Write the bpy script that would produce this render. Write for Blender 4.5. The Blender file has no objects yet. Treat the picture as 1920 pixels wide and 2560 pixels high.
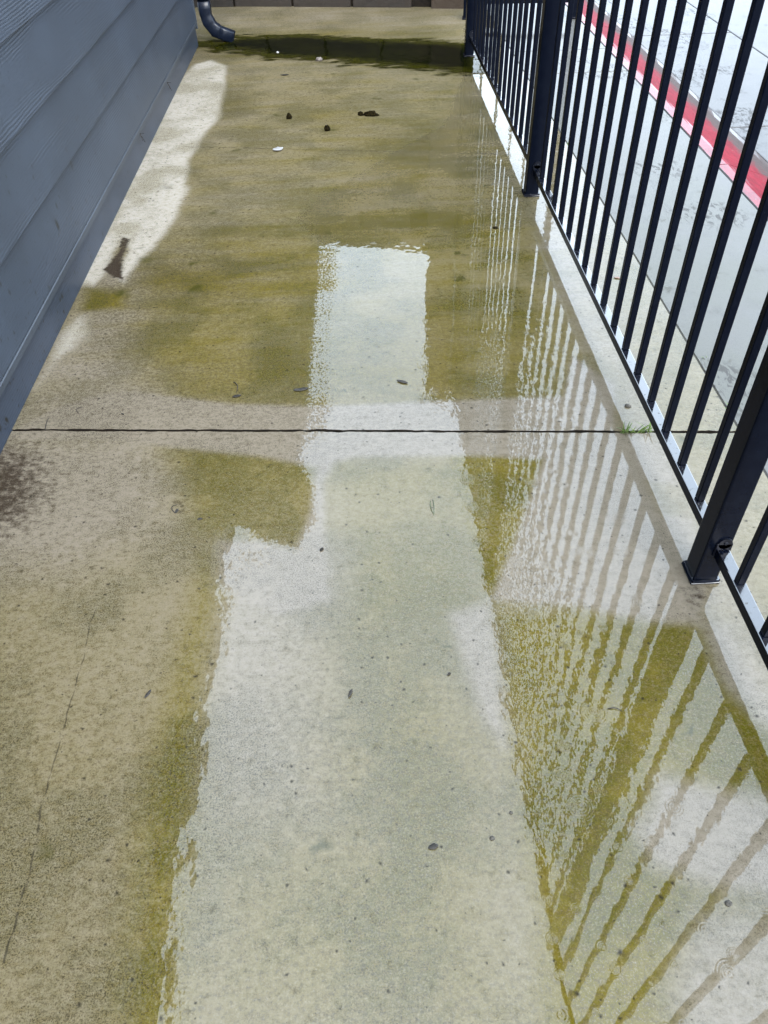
import bpy, bmesh, math, random
import numpy as np
from mathutils import Matrix, Vector
random.seed(7); np.random.seed(7)
scn = bpy.context.scene
col = scn.collection

# ------------------------------------------------------------------ camera
F_PX, CX, CY, CAM_H = 1925.0, 960.0, 1280.0, 1.275          # photograph is 1920 x 2560
def _unit(v): return v / np.linalg.norm(v)
_d = _unit(np.array([842. - CX, -(-598. - CY), -F_PX]))       # vanishing point of the walkway
_n = _unit(np.array([1025. - CX, -(3264. - CY), -F_PX]))      # vanishing point of the verticals
_u = -_n; _u = _unit(_u - _d * np.dot(_u, _d))
ROT = np.array([np.cross(_d, _u), _d, _u])
cam = bpy.data.objects.new('camera', bpy.data.cameras.new('camera')); col.objects.link(cam)
m = Matrix([list(r) + [0] for r in ROT.tolist()] + [[0, 0, 0, 1]]); m.translation = (0, 0, CAM_H)
cam.matrix_world = m
cam.data.sensor_fit = 'VERTICAL'; cam.data.sensor_height = 24.0
cam.data.lens = 24.0 * F_PX / 2560.0
cam.data.clip_start = 0.05; cam.data.clip_end = 2000
scn.camera = cam

# ------------------------------------------------------------------ sky, sun, exposure
SUN_EL, SUN_AZ = math.radians(52), math.radians(165)          # azimuth clockwise from +Y
w = bpy.data.worlds.new('World'); scn.world = w; w.use_nodes = True
nt = w.node_tree; nt.nodes.clear()
sky = nt.nodes.new('ShaderNodeTexSky'); sky.sky_type = 'NISHITA'; sky.sun_disc = False
sky.sun_elevation = SUN_EL; sky.sun_rotation = SUN_AZ
sky.air_density = 1.0; sky.dust_density = 4.0; sky.ozone_density = 1.0
hs = nt.nodes.new('ShaderNodeHueSaturation'); hs.inputs['Saturation'].default_value = 0.25
mx = nt.nodes.new('ShaderNodeMix'); mx.data_type = 'RGBA'; mx.inputs['Factor'].default_value = 0.62
mx.inputs['B'].default_value = (4.05, 5.05, 6.2, 1)           # even cloud deck
bg = nt.nodes.new('ShaderNodeBackground'); bg.inputs['Strength'].default_value = 0.12
wo = nt.nodes.new('ShaderNodeOutputWorld')
nt.links.new(sky.outputs[0], hs.inputs['Color']); nt.links.new(hs.outputs[0], mx.inputs['A'])
nt.links.new(mx.outputs['Result'], bg.inputs['Color']); nt.links.new(bg.outputs[0], wo.inputs[0])
sun = bpy.data.objects.new('sun', bpy.data.lights.new('sun', 'SUN')); col.objects.link(sun)
sun.data.energy = 0.5; sun.data.angle = math.radians(40); sun.data.color = (1, .98, .95)
sd = Vector((math.sin(SUN_AZ) * math.cos(SUN_EL), math.cos(SUN_AZ) * math.cos(SUN_EL), math.sin(SUN_EL)))
sun.rotation_euler = sd.to_track_quat('Z', 'Y').to_euler()
scn.view_settings.view_transform = 'Standard'; scn.view_settings.look = 'None'
scn.view_settings.gamma = 1.0; scn.view_settings.use_curve_mapping = False
scn.view_settings.exposure = 3.2
scn.render.engine = 'CYCLES'
scn.render.resolution_x = 768; scn.render.resolution_y = 1024

# ------------------------------------------------------------------ helpers
def gp(x, y, z=0.0):
    """photo pixel, in the 1659 x 2212 view of it, to the point at height z it looks at"""
    k = 1920 / 1659.
    r = ROT @ np.array([x * k - CX, -(y * k - CY), -F_PX])
    t = (z - CAM_H) / r[2]
    return Vector((r[0] * t, r[1] * t, z))

def tag(o, label=None, cat=None, group=None, kind=None):
    if label: o['label'] = label
    if cat: o['category'] = cat
    if group: o['group'] = group
    if kind: o['kind'] = kind
    return o
def empty(name, loc=(0, 0, 0)):
    o = bpy.data.objects.new(name, None); o.location = loc; col.objects.link(o); o.empty_display_size = .1
    return o
def link(name, me, mat=None, parent=None, smooth=False):
    o = bpy.data.objects.new(name, me); col.objects.link(o)
    if mat and not me.materials: me.materials.append(mat)
    if parent:
        o.parent = parent; o.matrix_parent_inverse = parent.matrix_basis.inverted()
    if smooth:
        for p in me.polygons: p.use_smooth = True
    return o
def from_bm(name, bm, mat, parent=None, smooth=False):
    me = bpy.data.meshes.new(name); bmesh.ops.recalc_face_normals(bm, faces=bm.faces); bm.to_mesh(me); bm.free()
    return link(name, me, mat, parent, smooth)
def box_bm(x0, x1, y0, y1, z0, z1, bev=0.0, seg=1, bm=None):
    b = bmesh.new()
    bmesh.ops.create_cube(b, size=1)
    for v in b.verts:
        v.co = Vector((x0 + (v.co.x + .5) * (x1 - x0), y0 + (v.co.y + .5) * (y1 - y0), z0 + (v.co.z + .5) * (z1 - z0)))
    if bev > 0: bmesh.ops.bevel(b, geom=list(b.edges), offset=bev, segments=seg, affect='EDGES', profile=.5)
    if bm is None: return b
    t = bpy.data.meshes.new('t'); b.to_mesh(t); b.free(); bm.from_mesh(t); bpy.data.meshes.remove(t)
    return bm
def box(name, x0, x1, y0, y1, z0, z1, mat, parent=None, bev=0.0, seg=1):
    return from_bm(name, box_bm(x0, x1, y0, y1, z0, z1, bev, seg), mat, parent)
def tube_bm(pts, rad, n=6, bm=None, flat=1.0):
    bm = bm or bmesh.new(); rings = []
    pts = [Vector(p) for p in pts]
    for i, p in enumerate(pts):
        t = (pts[min(i + 1, len(pts) - 1)] - pts[max(i - 1, 0)]).normalized()
        a = t.cross(Vector((0, 0, 1)))
        if a.length < 1e-3: a = t.cross(Vector((1, 0, 0)))
        a.normalize(); b = t.cross(a)
        r = rad[i] if hasattr(rad, '__len__') else rad
        rings.append([bm.verts.new(p + (a * math.cos(2 * math.pi * k / n) + b * flat * math.sin(2 * math.pi * k / n)) * r) for k in range(n)])
    for i in range(len(rings) - 1):
        for k in range(n): bm.faces.new((rings[i][k], rings[i][(k + 1) % n], rings[i + 1][(k + 1) % n], rings[i + 1][k]))
    bm.faces.new(rings[0]); bm.faces.new(rings[-1][::-1])
    return bm

# ------------------------------------------------------------------ node helper
class NT:
    def __init__(s, name):
        s.m = bpy.data.materials.new(name); s.m.use_nodes = True
        s.t = s.m.node_tree; s.t.nodes.clear()
        s.out = s.t.nodes.new('ShaderNodeOutputMaterial')
        s.geo = s.t.nodes.new('ShaderNodeNewGeometry').outputs['Position']
    def L(s, a, b): s.t.links.new(a, b)
    def put(s, sock, v):
        if v is None: return
        if hasattr(v, 'default_value') or isinstance(v, bpy.types.NodeSocket): s.L(v, sock)
        else: sock.default_value = v
    def math(s, op, a, b=None, c=None, clamp=False):
        n = s.t.nodes.new('ShaderNodeMath'); n.operation = op; n.use_clamp = clamp
        for i, v in enumerate((a, b, c)): s.put(n.inputs[i], v)
        return n.outputs[0]
    def add(s, a, b): return s.math('ADD', a, b)
    def mul(s, a, b): return s.math('MULTIPLY', a, b)
    def sub(s, a, b): return s.math('SUBTRACT', a, b)
    def vec(s, op, a, b=None):
        n = s.t.nodes.new('ShaderNodeVectorMath'); n.operation = op
        s.put(n.inputs[0], a); s.put(n.inputs[1], b)
        return n.outputs[1] if op in ('DISTANCE', 'LENGTH', 'DOT_PRODUCT') else n.outputs[0]
    def scale(s, v, sc): return s.vec('MULTIPLY', v, sc)
    def sep(s, v):
        n = s.t.nodes.new('ShaderNodeSeparateXYZ'); s.L(v, n.inputs[0]); return n.outputs
    def comb(s, x, y, z):
        n = s.t.nodes.new('ShaderNodeCombineXYZ')
        for i, v in enumerate((x, y, z)): s.put(n.inputs[i], v)
        return n.outputs[0]
    def noise(s, scale, detail=3, rough=.55, vec=None, dist=0.0, dim='3D', out=0):
        n = s.t.nodes.new('ShaderNodeTexNoise'); n.noise_dimensions = dim
        n.inputs['Scale'].default_value = scale; n.inputs['Detail'].default_value = detail
        n.inputs['Roughness'].default_value = rough; n.inputs['Distortion'].default_value = dist
        s.L(vec if vec is not None else s.geo, n.inputs['Vector'])
        return n.outputs[out]
    def voro(s, scale, feature='F1', vec=None, rnd=1.0, dim='3D'):
        n = s.t.nodes.new('ShaderNodeTexVoronoi'); n.feature = feature; n.voronoi_dimensions = dim
        n.inputs['Scale'].default_value = scale; n.inputs['Randomness'].default_value = rnd
        s.L(vec if vec is not None else s.geo, n.inputs['Vector'])
        return n
    def attr(s, name):
        n = s.t.nodes.new('ShaderNodeAttribute'); n.attribute_name = name; return n.outputs['Fac']
    def step(s, v, a, b, to0=0.0, to1=1.0):
        n = s.t.nodes.new('ShaderNodeMapRange'); n.interpolation_type = 'SMOOTHSTEP'
        s.put(n.inputs[0], v)
        for i, q in enumerate((a, b, to0, to1)): s.put(n.inputs[i + 1], q)
        return n.outputs[0]
    def mix(s, f, a, b, mode='MIX'):
        n = s.t.nodes.new('ShaderNodeMix'); n.data_type = 'RGBA'; n.blend_type = mode
        s.put(n.inputs['Factor'], f)
        for k, v in (('A', a), ('B', b)):
            s.put(n.inputs[k], (tuple(v) + (1,)) if isinstance(v, (tuple, list)) and len(v) == 3 else v)
        return n.outputs['Result']
    def bump(s, h, dist, strength=1.0, normal=None):
        n = s.t.nodes.new('ShaderNodeBump'); n.inputs['Distance'].default_value = dist
        s.put(n.inputs['Strength'], strength); s.L(h, n.inputs['Height'])
        if normal is not None: s.L(normal, n.inputs['Normal'])
        return n.outputs[0]
    def bsdf(s, **kw):
        n = s.t.nodes.new('ShaderNodeBsdfPrincipled')
        for k, v in kw.items():
            k = k.replace('_', ' ')
            if k in ('Base Color',) and isinstance(v, tuple) and len(v) == 3: v = v + (1,)
            s.put(n.inputs[k], v)
        s.L(n.outputs[0], s.out.inputs[0]); return n

def seg_dist(s, p2, a, b):
    """distance from the flat position p2 to the segment a-b"""
    a = Vector(a[:2]).to_3d(); b = Vector(b[:2]).to_3d(); d = b - a
    pa = s.vec('SUBTRACT', p2, tuple(a))
    h = s.math('DIVIDE', s.vec('DOT_PRODUCT', pa, tuple(d)), d.length_squared)
    h = s.math('MINIMUM', s.math('MAXIMUM', h, 0.0), 1.0)
    sc = s.t.nodes.new('ShaderNodeVectorMath'); sc.operation = 'SCALE'; sc.inputs[0].default_value = tuple(d); s.L(h, sc.inputs['Scale'])
    return s.vec('LENGTH', s.vec('SUBTRACT', pa, sc.outputs[0]))

def rings(s, p2, scale, seed, r_max, freq, chance):
    """circular ripples left by rain drops on standing water"""
    v = s.voro(scale, 'F1', s.vec('ADD', p2, (seed, seed * 1.7, 0)), 1.0, '2D')
    d = s.math('DIVIDE', v.outputs['Distance'], scale)
    rnd = s.sep(v.outputs['Color'])
    on = s.math('GREATER_THAN', rnd[0], 1 - chance)
    rad = s.mul(s.add(s.mul(rnd[1], .75), .25), r_max)
    env = s.math('MULTIPLY', s.step(s.sub(rad, d), 0.0, r_max * .45), on)
    return s.mul(s.math('SINE', s.mul(d, freq)), env)

# ------------------------------------------------------------------ wet concrete of the walkway
WET_IOR = 1.58
def concrete_walk():
    s = NT('wet_stained_concrete')
    x, y, z = s.sep(s.geo)
    p2 = s.comb(x, y, 0.0)
    algae, dry, wet, dirt = s.attr('algae'), s.attr('dry'), s.attr('wet'), s.attr('dirt')
    n_big, n_mid, rough_zone = s.attr('nbig'), s.attr('nmid'), s.attr('rzone')
    n_fine = s.noise(45, 4, .65); n_grain = s.noise(480, 1, .6)
    strk = s.noise(1, 3, .7, s.scale(s.geo, (46, 78, 1)))                  # broom strokes across the walkway
    patch = s.step(s.add(s.mul(strk, .6), s.mul(n_mid, .4)), .38, .62)
    # stains with shapes of their own
    a = s.add(s.mul(algae, 1.10), s.mul(s.sub(n_mid, .5), .26)); a = s.add(a, s.mul(s.sub(strk, .5), .55)); a = s.add(a, s.mul(s.sub(n_big, .5), .26))
    far_strk = s.noise(1, 3, .65, s.scale(s.geo, (2.6, 13, 1)))            # silt washed into cross streaks on the far slab
    a = s.add(a, s.mul(s.mul(s.sub(far_strk, .5), s.step(y, 1.3, 2.6)), 1.1))
    a = s.add(a, s.mul(s.sub(n_fine, .5), .32))
    a = s.math('MULTIPLY', a, s.step(algae, .0, .12), clamp=True)
    bare = s.mix(s.step(n_fine, .35, .65), (.111, .095, .072), (.098, .084, .062))
    bare = s.mix(s.mul(s.step(strk, .45, .70), .42), bare, (.072, .059, .042))
    olive = s.mix(s.step(s.add(s.mul(n_fine, .4), s.mul(n_mid, .6)), .40, .60), (.062, .0490, .0030), (.041, .0355, .0006))
    olive = s.mix(s.mul(s.step(strk, .40, .70), .7), olive, (.060, .0445, .0085))
    c = s.mix(a, bare, olive)
    grime = s.add(s.mul(s.noise(120, 3, .75, s.vec('ADD', s.geo, (9, 4, 2))), .80), s.mul(n_big, .20))
    c = s.mix(s.mul(s.step(grime, .50, .64), s.add(s.mul(s.step(x, .35, -.75), .30), s.step(algae, .02, .25, .18, .34))), c, (.024, .019, .010))
    c = s.mix(s.mul(s.step(grime, .49, .36), .26), c, (.120, .104, .072))
    d_n = s.add(dry, s.mul(s.sub(n_fine, .5), .30)); d_n = s.add(d_n, s.mul(s.sub(n_mid, .5), .40)); d_n = s.add(d_n, s.mul(s.sub(strk, .5), .50))
    dm = s.step(d_n, .34, .70)
    dryc = s.mix(s.step(n_fine, .35, .7), (.215, .200, .172), (.18, .163, .130))
    dryc = s.mix(s.mul(s.step(n_mid, .45, .7), .40), dryc, (.140, .122, .072))
    c = s.mix(dm, c, dryc)
    # dark dirt and mildew
    dn = s.add(dirt, s.mul(s.sub(n_fine, .5), 1.1)); dn = s.add(dn, s.mul(s.sub(strk, .5), .5)); dn = s.add(dn, s.mul(s.sub(n_grain, .5), .5))
    c = s.mix(s.mul(s.step(dn, .40, .90), s.step(dirt, .02, .2)), c, (.017, .0115, .0075))
    # speckle, pits
    left = s.step(x, .35, -.75)
    n_dots = s.noise(300, 2, .65, s.vec('ADD', s.geo, (3, 7, 1)))
    c = s.mix(s.mul(s.step(n_grain, .50, .68), s.mul(patch, s.add(s.mul(left, .45), .42))), c, (.014, .012, .006))
    c = s.mix(s.mul(s.step(s.add(n_dots, s.mul(s.sub(n_mid, .5), .10)), .55, .64), s.mul(s.add(s.mul(patch, .7), .3), s.add(s.mul(left, .45), .34))), c, (.012, .010, .005))
    c = s.mix(s.mul(s.step(n_dots, .44, .34), .22), c, (.125, .112, .080))
    fleck = s.step(s.add(n_fine, s.mul(s.sub(n_grain, .5), .35)), .60, .70)
    c = s.mix(s.mul(fleck, s.add(s.mul(left, .30), .26)), c, (.020, .016, .009))
    v = s.voro(40, 'F1', s.vec('ADD', p2, s.scale(s.noise(120, 1, .5, None, 0, '3D', 1), (.008, .005, 0))), 1.0, '2D'); rn = s.sep(v.outputs['Color'])
    pit = s.mul(s.step(v.outputs['Distance'], s.add(s.mul(s.mul(rn[1], rn[2]), .27), .015), 0.0), s.math('GREATER_THAN', rn[0], .55))
    c = s.mix(s.mul(pit, .9), c, (.008, .007, .005))
    # moss spots
    wobn = s.noise(11, 2, .6, None, 0, '3D', 1)
    v3 = s.voro(4.4, 'F1', s.vec('ADD', p2, s.scale(wobn, (.16, .09, 0))), 1.0, '2D'); rn3 = s.sep(v3.outputs['Color'])
    moss = s.mul(s.step(s.add(v3.outputs['Distance'], s.mul(n_fine, .12)), s.add(s.mul(rn3[1], .20), .06), 0.06), s.math('GREATER_THAN', rn3[0], .70))
    c = s.mix(s.mul(s.mul(moss, s.step(algae, .3, .6)), .8), c, (.018, .018, .001))
    # hairline cracks
    wob = s.vec('ADD', p2, s.scale(s.vec('SUBTRACT', wobn, (.5, .5, .5)), (.022, .022, 0)))
    crk = None
    for pa, pb, wd in (((207, 1312), (100, 1720), .0010), ((100, 1720), (12, 2080), .0013), ((400, 317), (1160, 334), .0028)):
        d = seg_dist(s, wob, gp(*pa), gp(*pb)); k = s.step(d, wd * 2.0, wd * .5)
        crk = k if crk is None else s.math('MAXIMUM', crk, k)
    c = s.mix(s.mul(s.mul(crk, s.step(n_fine, .38, .58)), .7), c, (.012, .010, .007))
    # rain film: a smooth water skin where the floor holds water, damp grain elsewhere
    nf2 = s.noise(1, 3, .7, s.scale(s.geo, (150, 85, 60)))
    f = s.add(wet, s.mul(s.sub(nf2, .5), .95)); f = s.add(f, s.mul(s.sub(n_mid, .5), .30))
    film = s.mul(s.step(f, .45, .55), s.sub(1.0, s.mul(dm, .9)))
    stand = s.mul(s.step(wet, .75, 1.0), s.sub(1.0, dm))
    rip1 = s.noise(1, 1, .5, s.scale(s.geo, (24, 16, 10)), .5)
    rip2 = s.noise(1, 1, .5, s.scale(s.geo, (105, 75, 50)))
    g = s.add(rings(s, p2, 12, 0.0, .034, 1250, .40), s.mul(rings(s, p2, 23, 3.1, .016, 1900, .30), .8))
    rid = s.add(s.mul(rip1, s.add(s.mul(rough_zone, .00017), .00010)), s.mul(s.mul(rip2, s.add(s.mul(rough_zone, .95), .10)), .000085))
    lump = s.attr('lump')
    rid = s.add(rid, s.mul(s.noise(1, 0, .5, s.scale(s.geo, (11, 8, 5))), s.mul(lump, .0012)))
    rid = s.add(rid, s.mul(s.noise(1, 1, .5, s.scale(s.geo, (38, 24, 12))), s.mul(lump, .00042)))
    rid = s.add(rid, s.mul(s.mul(g, stand), .000012))
    wet_n = s.bump(rid, 1.0, 1.0)
    h = s.noise(380, 1, .7)
    grain_n = s.bump(h, .0006, s.add(s.mul(film, -.6), .9))
    c_rough = s.step(film, 0.0, 1.0, .30, .018)
    c_w = s.mul(s.step(film, 0.0, 1.0, .06, 1.0), s.sub(1.0, s.mul(dm, .97)))
    c_w = s.mul(c_w, s.sub(1.0, s.mul(s.math('MAXIMUM', pit, s.mul(fleck, .5)), .7)))
    c_w = s.mul(c_w, s.step(n_dots, .30, .62, 1.0, .80))
    s.bsdf(Base_Color=c, Roughness=.85, Specular_IOR_Level=.04, Normal=grain_n, Coat_Weight=c_w, Coat_Roughness=c_rough, Coat_IOR=WET_IOR, Coat_Normal=wet_n)
    return s.m

def concrete_plain(name, base, tint, wetness=1.0, crough=.04, rip=1.0, patch=.55):
    s = NT(name)
    n_big = s.noise(1.3, 5, .65); n_mid = s.noise(9, 5, .65); n_fine = s.noise(60, 4, .6); n_grain = s.noise(380, 2, .6)
    c = s.mix(s.step(n_big, .35, .65), base, tint)
    c = s.mix(s.mul(s.step(n_mid, .5, .75), .35), c, tuple(v * .62 for v in base))
    c = s.mix(s.mul(s.step(n_grain, .55, .7), .35), c, tuple(v * .25 for v in base))
    f = s.add(n_mid, s.mul(s.sub(s.noise(70, 3, .6), .5), .7)); f = s.add(f, s.mul(s.sub(n_big, .5), .7))
    film = s.step(f, patch + .06, patch - .04)
    scr = s.mul(s.step(s.noise(1.7, 3, .6, s.vec('ADD', s.geo, (5, 2, 0))), .52, .62), s.step(s.noise(1, 2, .6, s.scale(s.geo, (48, 22, 20)), 1.2), .53, .57))
    film = s.mul(film, s.sub(1.0, scr)); c = s.mix(s.mul(scr, .75), c, tuple(v * .45 for v in base))
    rid = s.add(s.mul(s.noise(1, 2, .5, s.scale(s.geo, (30, 24, 20)), .5), .0003 * rip), s.mul(s.noise(1, 2, .5, s.scale(s.geo, (110, 90, 60)), .4), .0001 * rip))
    wn = s.bump(rid, 1.0)
    h = s.add(s.mul(n_fine, .0008), s.mul(n_grain, .0004))
    s.bsdf(Base_Color=c, Roughness=.8, Specular_IOR_Level=.2, Normal=s.bump(h, 1.0, .7), Coat_Weight=s.step(film, 0, 1, .35 * wetness, wetness),
           Coat_Roughness=s.step(film, 0, 1, .22, crough), Coat_IOR=WET_IOR, Coat_Normal=wn)
    return s.m

def black_paint():
    s = NT('wet_black_paint')
    n = s.noise(40, 4, .6); nf = s.noise(600, 2, .5)
    z = s.sep(s.geo)[2]
    c = s.mix(s.step(n, .4, .7), (.0014, .0022, .0052), (.0020, .0030, .0062))
    up = s.sep(s.t.nodes['Geometry'].outputs['Normal'] if 'Geometry' in s.t.nodes else s.geo)[2]
    drops = s.voro(210, 'F1'); rn = s.sep(drops.outputs['Color'])
    dr = s.mul(s.step(drops.outputs['Distance'], .30, .0), s.math('GREATER_THAN', rn[0], .86))
    dirt = s.mul(s.step(s.noise(90, 4, .7), .60, .66), s.step(up, .6, .9))
    c = s.mix(s.mul(dirt, .8), c, (.012, .009, .006))
    film = s.step(s.noise(22, 4, .65), .44, .50)
    h = s.add(s.mul(dr, .0007), s.mul(s.mul(n, s.step(up, .9, .4)), .0003))
    rgh = s.add(s.mul(s.mul(film, s.step(up, .6, .9)), -.20), .26); rgh = s.math('MAXIMUM', s.add(rgh, s.mul(dirt, .4)), .04)
    s.bsdf(Base_Color=c, Roughness=rgh, Specular_IOR_Level=s.step(up, .5, .9, .045, 1.0), Normal=s.bump(h, 1.0, .6), Coat_Weight=s.mul(s.step(up, .6, .9), s.sub(1.0, dirt)), Coat_Roughness=.04, Coat_IOR=1.5)
    return s.m

def siding_paint(name, base, grain=1.0, specks=1.0):
    s = NT(name)
    oi = s.t.nodes.new('ShaderNodeObjectInfo'); rnd = oi.outputs['Random']
    x, y, z = s.sep(s.geo)
    p = s.comb(s.add(y, s.mul(rnd, 37.0)), s.add(z, s.mul(rnd, 11.0)), 0.0)
    warp = s.noise(1, 3, .5, s.scale(p, (1.5, 8.0, 1)), .4); warp2 = s.noise(1, 2, .5, s.scale(p, (22, 55, 1)))
    ph = s.add(s.mul(z, 700.0), s.add(s.mul(warp, 26.0), s.mul(warp2, 2.4)))
    ln = s.math('SINE', ph)
    mask = s.step(s.noise(1, 3, .55, s.scale(p, (1.3, 9, 1))), .38, .60, .08, 1.0)
    hgt = s.mul(s.mul(ln, mask), .00027 * grain)
    hgt = s.add(hgt, s.mul(s.noise(260, 2, .6), .00018))
    n_big = s.noise(2.2, 4, .6); n_fine = s.noise(120, 4, .6)
    dk = tuple(v * .84 for v in base); lt = tuple(v * 1.08 for v in base)
    c = s.mix(s.step(n_big, .35, .65), dk, lt)
    run = s.noise(1, 4, .6, s.scale(s.geo, (3, 26, 2.2)))
    c = s.mix(s.mul(s.step(run, .5, .8), .3), c, tuple(v * .72 for v in base))
    low = s.mul(s.step(z, .62, .0), s.step(y, 4.2, 1.4))
    for sc, thr, amt in ((42, .82, .9), (85, .80, .8), (20, .90, .9)):
        st = s.scale(s.vec('ADD', s.comb(y, z, 0.0), s.scale(s.noise(60, 2, .5, None, 0, '3D', 1), (.012, .012, 0))), (1, .62, 1))
        v = s.voro(sc, 'F1', st, 1.0, '2D'); r = s.sep(v.outputs['Color'])
        k = s.mul(s.step(v.outputs['Distance'], s.mul(r[1], .38), 0.0), s.math('GREATER_THAN', s.add(r[0], s.mul(low, .16)), thr + .12))
        c = s.mix(s.mul(k, amt * specks), c, (.008, .008, .007))
    s.bsdf(Base_Color=c, Roughness=.42, Specular_IOR_Level=.35, Normal=s.bump(hgt, 1.0, 1.0))
    return s.m

def red_paint():
    s = NT('worn_red_kerb_paint')
    x, y, z = s.sep(s.geo)
    st = s.noise(1, 5, .7, s.scale(s.geo, (40, 9, 30))); n = s.noise(30, 5, .65)
    c = s.mix(s.step(st, .35, .7), (.125, .0025, .010), (.075, .0018, .006))
    c = s.mix(s.step(s.add(x, s.mul(n, .006)), 1.562, 1.558), c, (.055, .055, .056))
    worn = s.step(s.add(s.mul(s.sub(st, .5), .06), s.add(z, s.mul(s.sub(n, .5), .03))), -.046, -.072)
    c = s.mix(worn, c, (.034, .024, .022))
    c = s.mix(s.step(n, .66, .74), c, (.09, .07, .06))
    rid = s.add(s.mul(s.noise(1, 2, .5, s.scale(s.geo, (40, 30, 20))), .0004), s.mul(n, .0004))
    s.bsdf(Base_Color=c, Roughness=.5, Normal=s.bump(s.add(st, n), .0015, .7), Coat_Weight=s.step(s.sep(s.t.nodes['Geometry'].outputs['Normal'])[2], .965, .995, .0, .60), Coat_Roughness=.12, Specular_IOR_Level=.02, Coat_IOR=WET_IOR, Coat_Normal=s.bump(rid, 1.0))
    return s.m

def simple(name, base, alt=None, rough=.7, spec=.4, sc=60, bumpd=.0005, coat=0.0, metallic=0.0):
    s = NT(name); n = s.noise(sc, 4, .6)
    c = s.mix(s.step(n, .35, .65), base, alt or tuple(v * .7 for v in base))
    s.bsdf(Base_Color=c, Roughness=rough, Specular_IOR_Level=spec, Normal=s.bump(n, bumpd, 1.0), Coat_Weight=coat, Coat_Roughness=.08, Metallic=metallic)
    return s.m

def block_mat():
    s = NT('weathered_retaining_block')
    oi = s.t.nodes.new('ShaderNodeObjectInfo')
    n = s.noise(25, 5, .7); x = s.sep(s.geo)[0]
    c = s.mix(s.step(n, .3, .7), (.011, .0088, .0070), (.018, .0135, .0098))
    c = s.mix(s.mul(oi.outputs['Random'], .5), c, (.022, .016, .011))
    c = s.mix(s.mul(s.step(x, .38, .55), .6), c, (.036, .023, .013))
    s.bsdf(Base_Color=c, Roughness=.7, Specular_IOR_Level=.3, Normal=s.bump(n, .006, 1.0))
    return s.m

def water_mat():
    s = NT('murky_pool_water')
    n = s.noise(3, 4, .6); x, y, z = s.sep(s.geo)
    e = s.attr('edge')
    c = s.mix(s.step(n, .35, .65), (.0010, .0015, .0001), (.0026, .0030, .0002))
    c = s.mix(s.step(s.add(e, s.mul(s.sub(s.noise(14, 4, .6), .5), .5)), .75, .35), c, (.014, .0135, .0012))
    rid = s.add(s.mul(s.noise(1, 2, .5, s.scale(s.geo, (26, 15, 20)), .4), .0014), s.mul(s.noise(1, 1, .5, s.scale(s.geo, (7, 3, 5))), .004))
    b = s.bsdf(Base_Color=c, Roughness=.05, Specular_IOR_Level=.035, Normal=s.bump(rid, 1.0))
    tr = s.t.nodes.new('ShaderNodeBsdfTransparent'); ms = s.t.nodes.new('ShaderNodeMixShader')
    al = s.step(s.add(e, s.mul(s.sub(s.noise(1, 4, .65, s.scale(s.geo, (5, 15, 5))), .5), 1.4)), .22, .42)
    s.L(al, ms.inputs[0]); s.L(tr.outputs[0], ms.inputs[1]); s.L(b.outputs[0], ms.inputs[2]); s.L(ms.outputs[0], s.out.inputs[0])
    return s.m

M = dict(walk=concrete_walk(),
         pave=concrete_plain('wet_drive_concrete', (.058, .057, .054), (.052, .053, .043), .42, .10, .9, .72),
         side=concrete_plain('wet_sidewalk_concrete', (.046, .045, .044), (.038, .038, .038), .36, .10, 1.3, .68),
         ground=concrete_plain('ground_asphalt', (.05, .05, .05), (.06, .058, .055), .6, .15, 1.0, .5),
         joint=simple('joint_dirt', (.006, .005, .004), (.012, .009, .006), .9, .1),
         black=black_paint(), siding=siding_paint('slate_blue_siding_paint', (.0275, .0355, .0490)),
         base=siding_paint('slate_blue_foundation_paint', (.025, .033, .048), .25, 1.6),
         trim=siding_paint('slate_blue_trim_paint', (.031, .038, .048), .1, .9),
         red=red_paint(), block=block_mat(), water=water_mat(),
         lip=simple('kerb_lip_concrete', (.085, .09, .095), None, .5, .4, 50),
         spout=simple('dark_blue_gutter_paint', (.0030, .005, .011), (.005, .0075, .0145), .28, .25, 30, .0004),
         steel=simple('dark_bolt_steel', (.0016, .0024, .0058), None, .35, .15),
         grass=simple('grass_green', (.045, .085, .010), (.060, .090, .012), .5, .4, 80),
         moss=simple('dark_moss_clod', (.004, .003, .0012), (.010, .0075, .002), .95, .05, 160, .004),
         leaf_dark=simple('wet_dark_leaf', (.012, .011, .009), (.022, .020, .017), .6, .12, 90, .001, 0.0),
         leaf_grey=simple('wet_grey_leaf', (.034, .032, .029), (.020, .019, .017), .6, .12, 90, .001, 0.0),
         leaf_rust=simple('rust_leaf', (.150, .055, .014), (.10, .04, .012), .4, .5, 90, .001, .5),
         needle=simple('green_needle', (.035, .055, .012), None, .4, .5, 90, .0005, .4),
         twig=simple('dark_twig', (.018, .014, .010), None, .7, .3, 120, .0006),
         white=simple('white_petal', (.26, .257, .25), (.22, .215, .21), .5, .4, 60, .001),
         stone=simple('grey_pebble', (.060, .055, .046), (.034, .032, .027), .7, .2, 400, .002, 0.0),
         pink_stone=simple('pale_pebble', (.10, .082, .072), (.06, .05, .044), .6, .3, 120, .002, .2),
         roof=simple('roof_felt', (.03, .032, .036), None, .8, .3, 40))

# ------------------------------------------------------------------ setting: ground and walkway
tag(box('ground', -60, 60, -60, 60, -.40, -.125, M['ground']), kind='structure')

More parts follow.
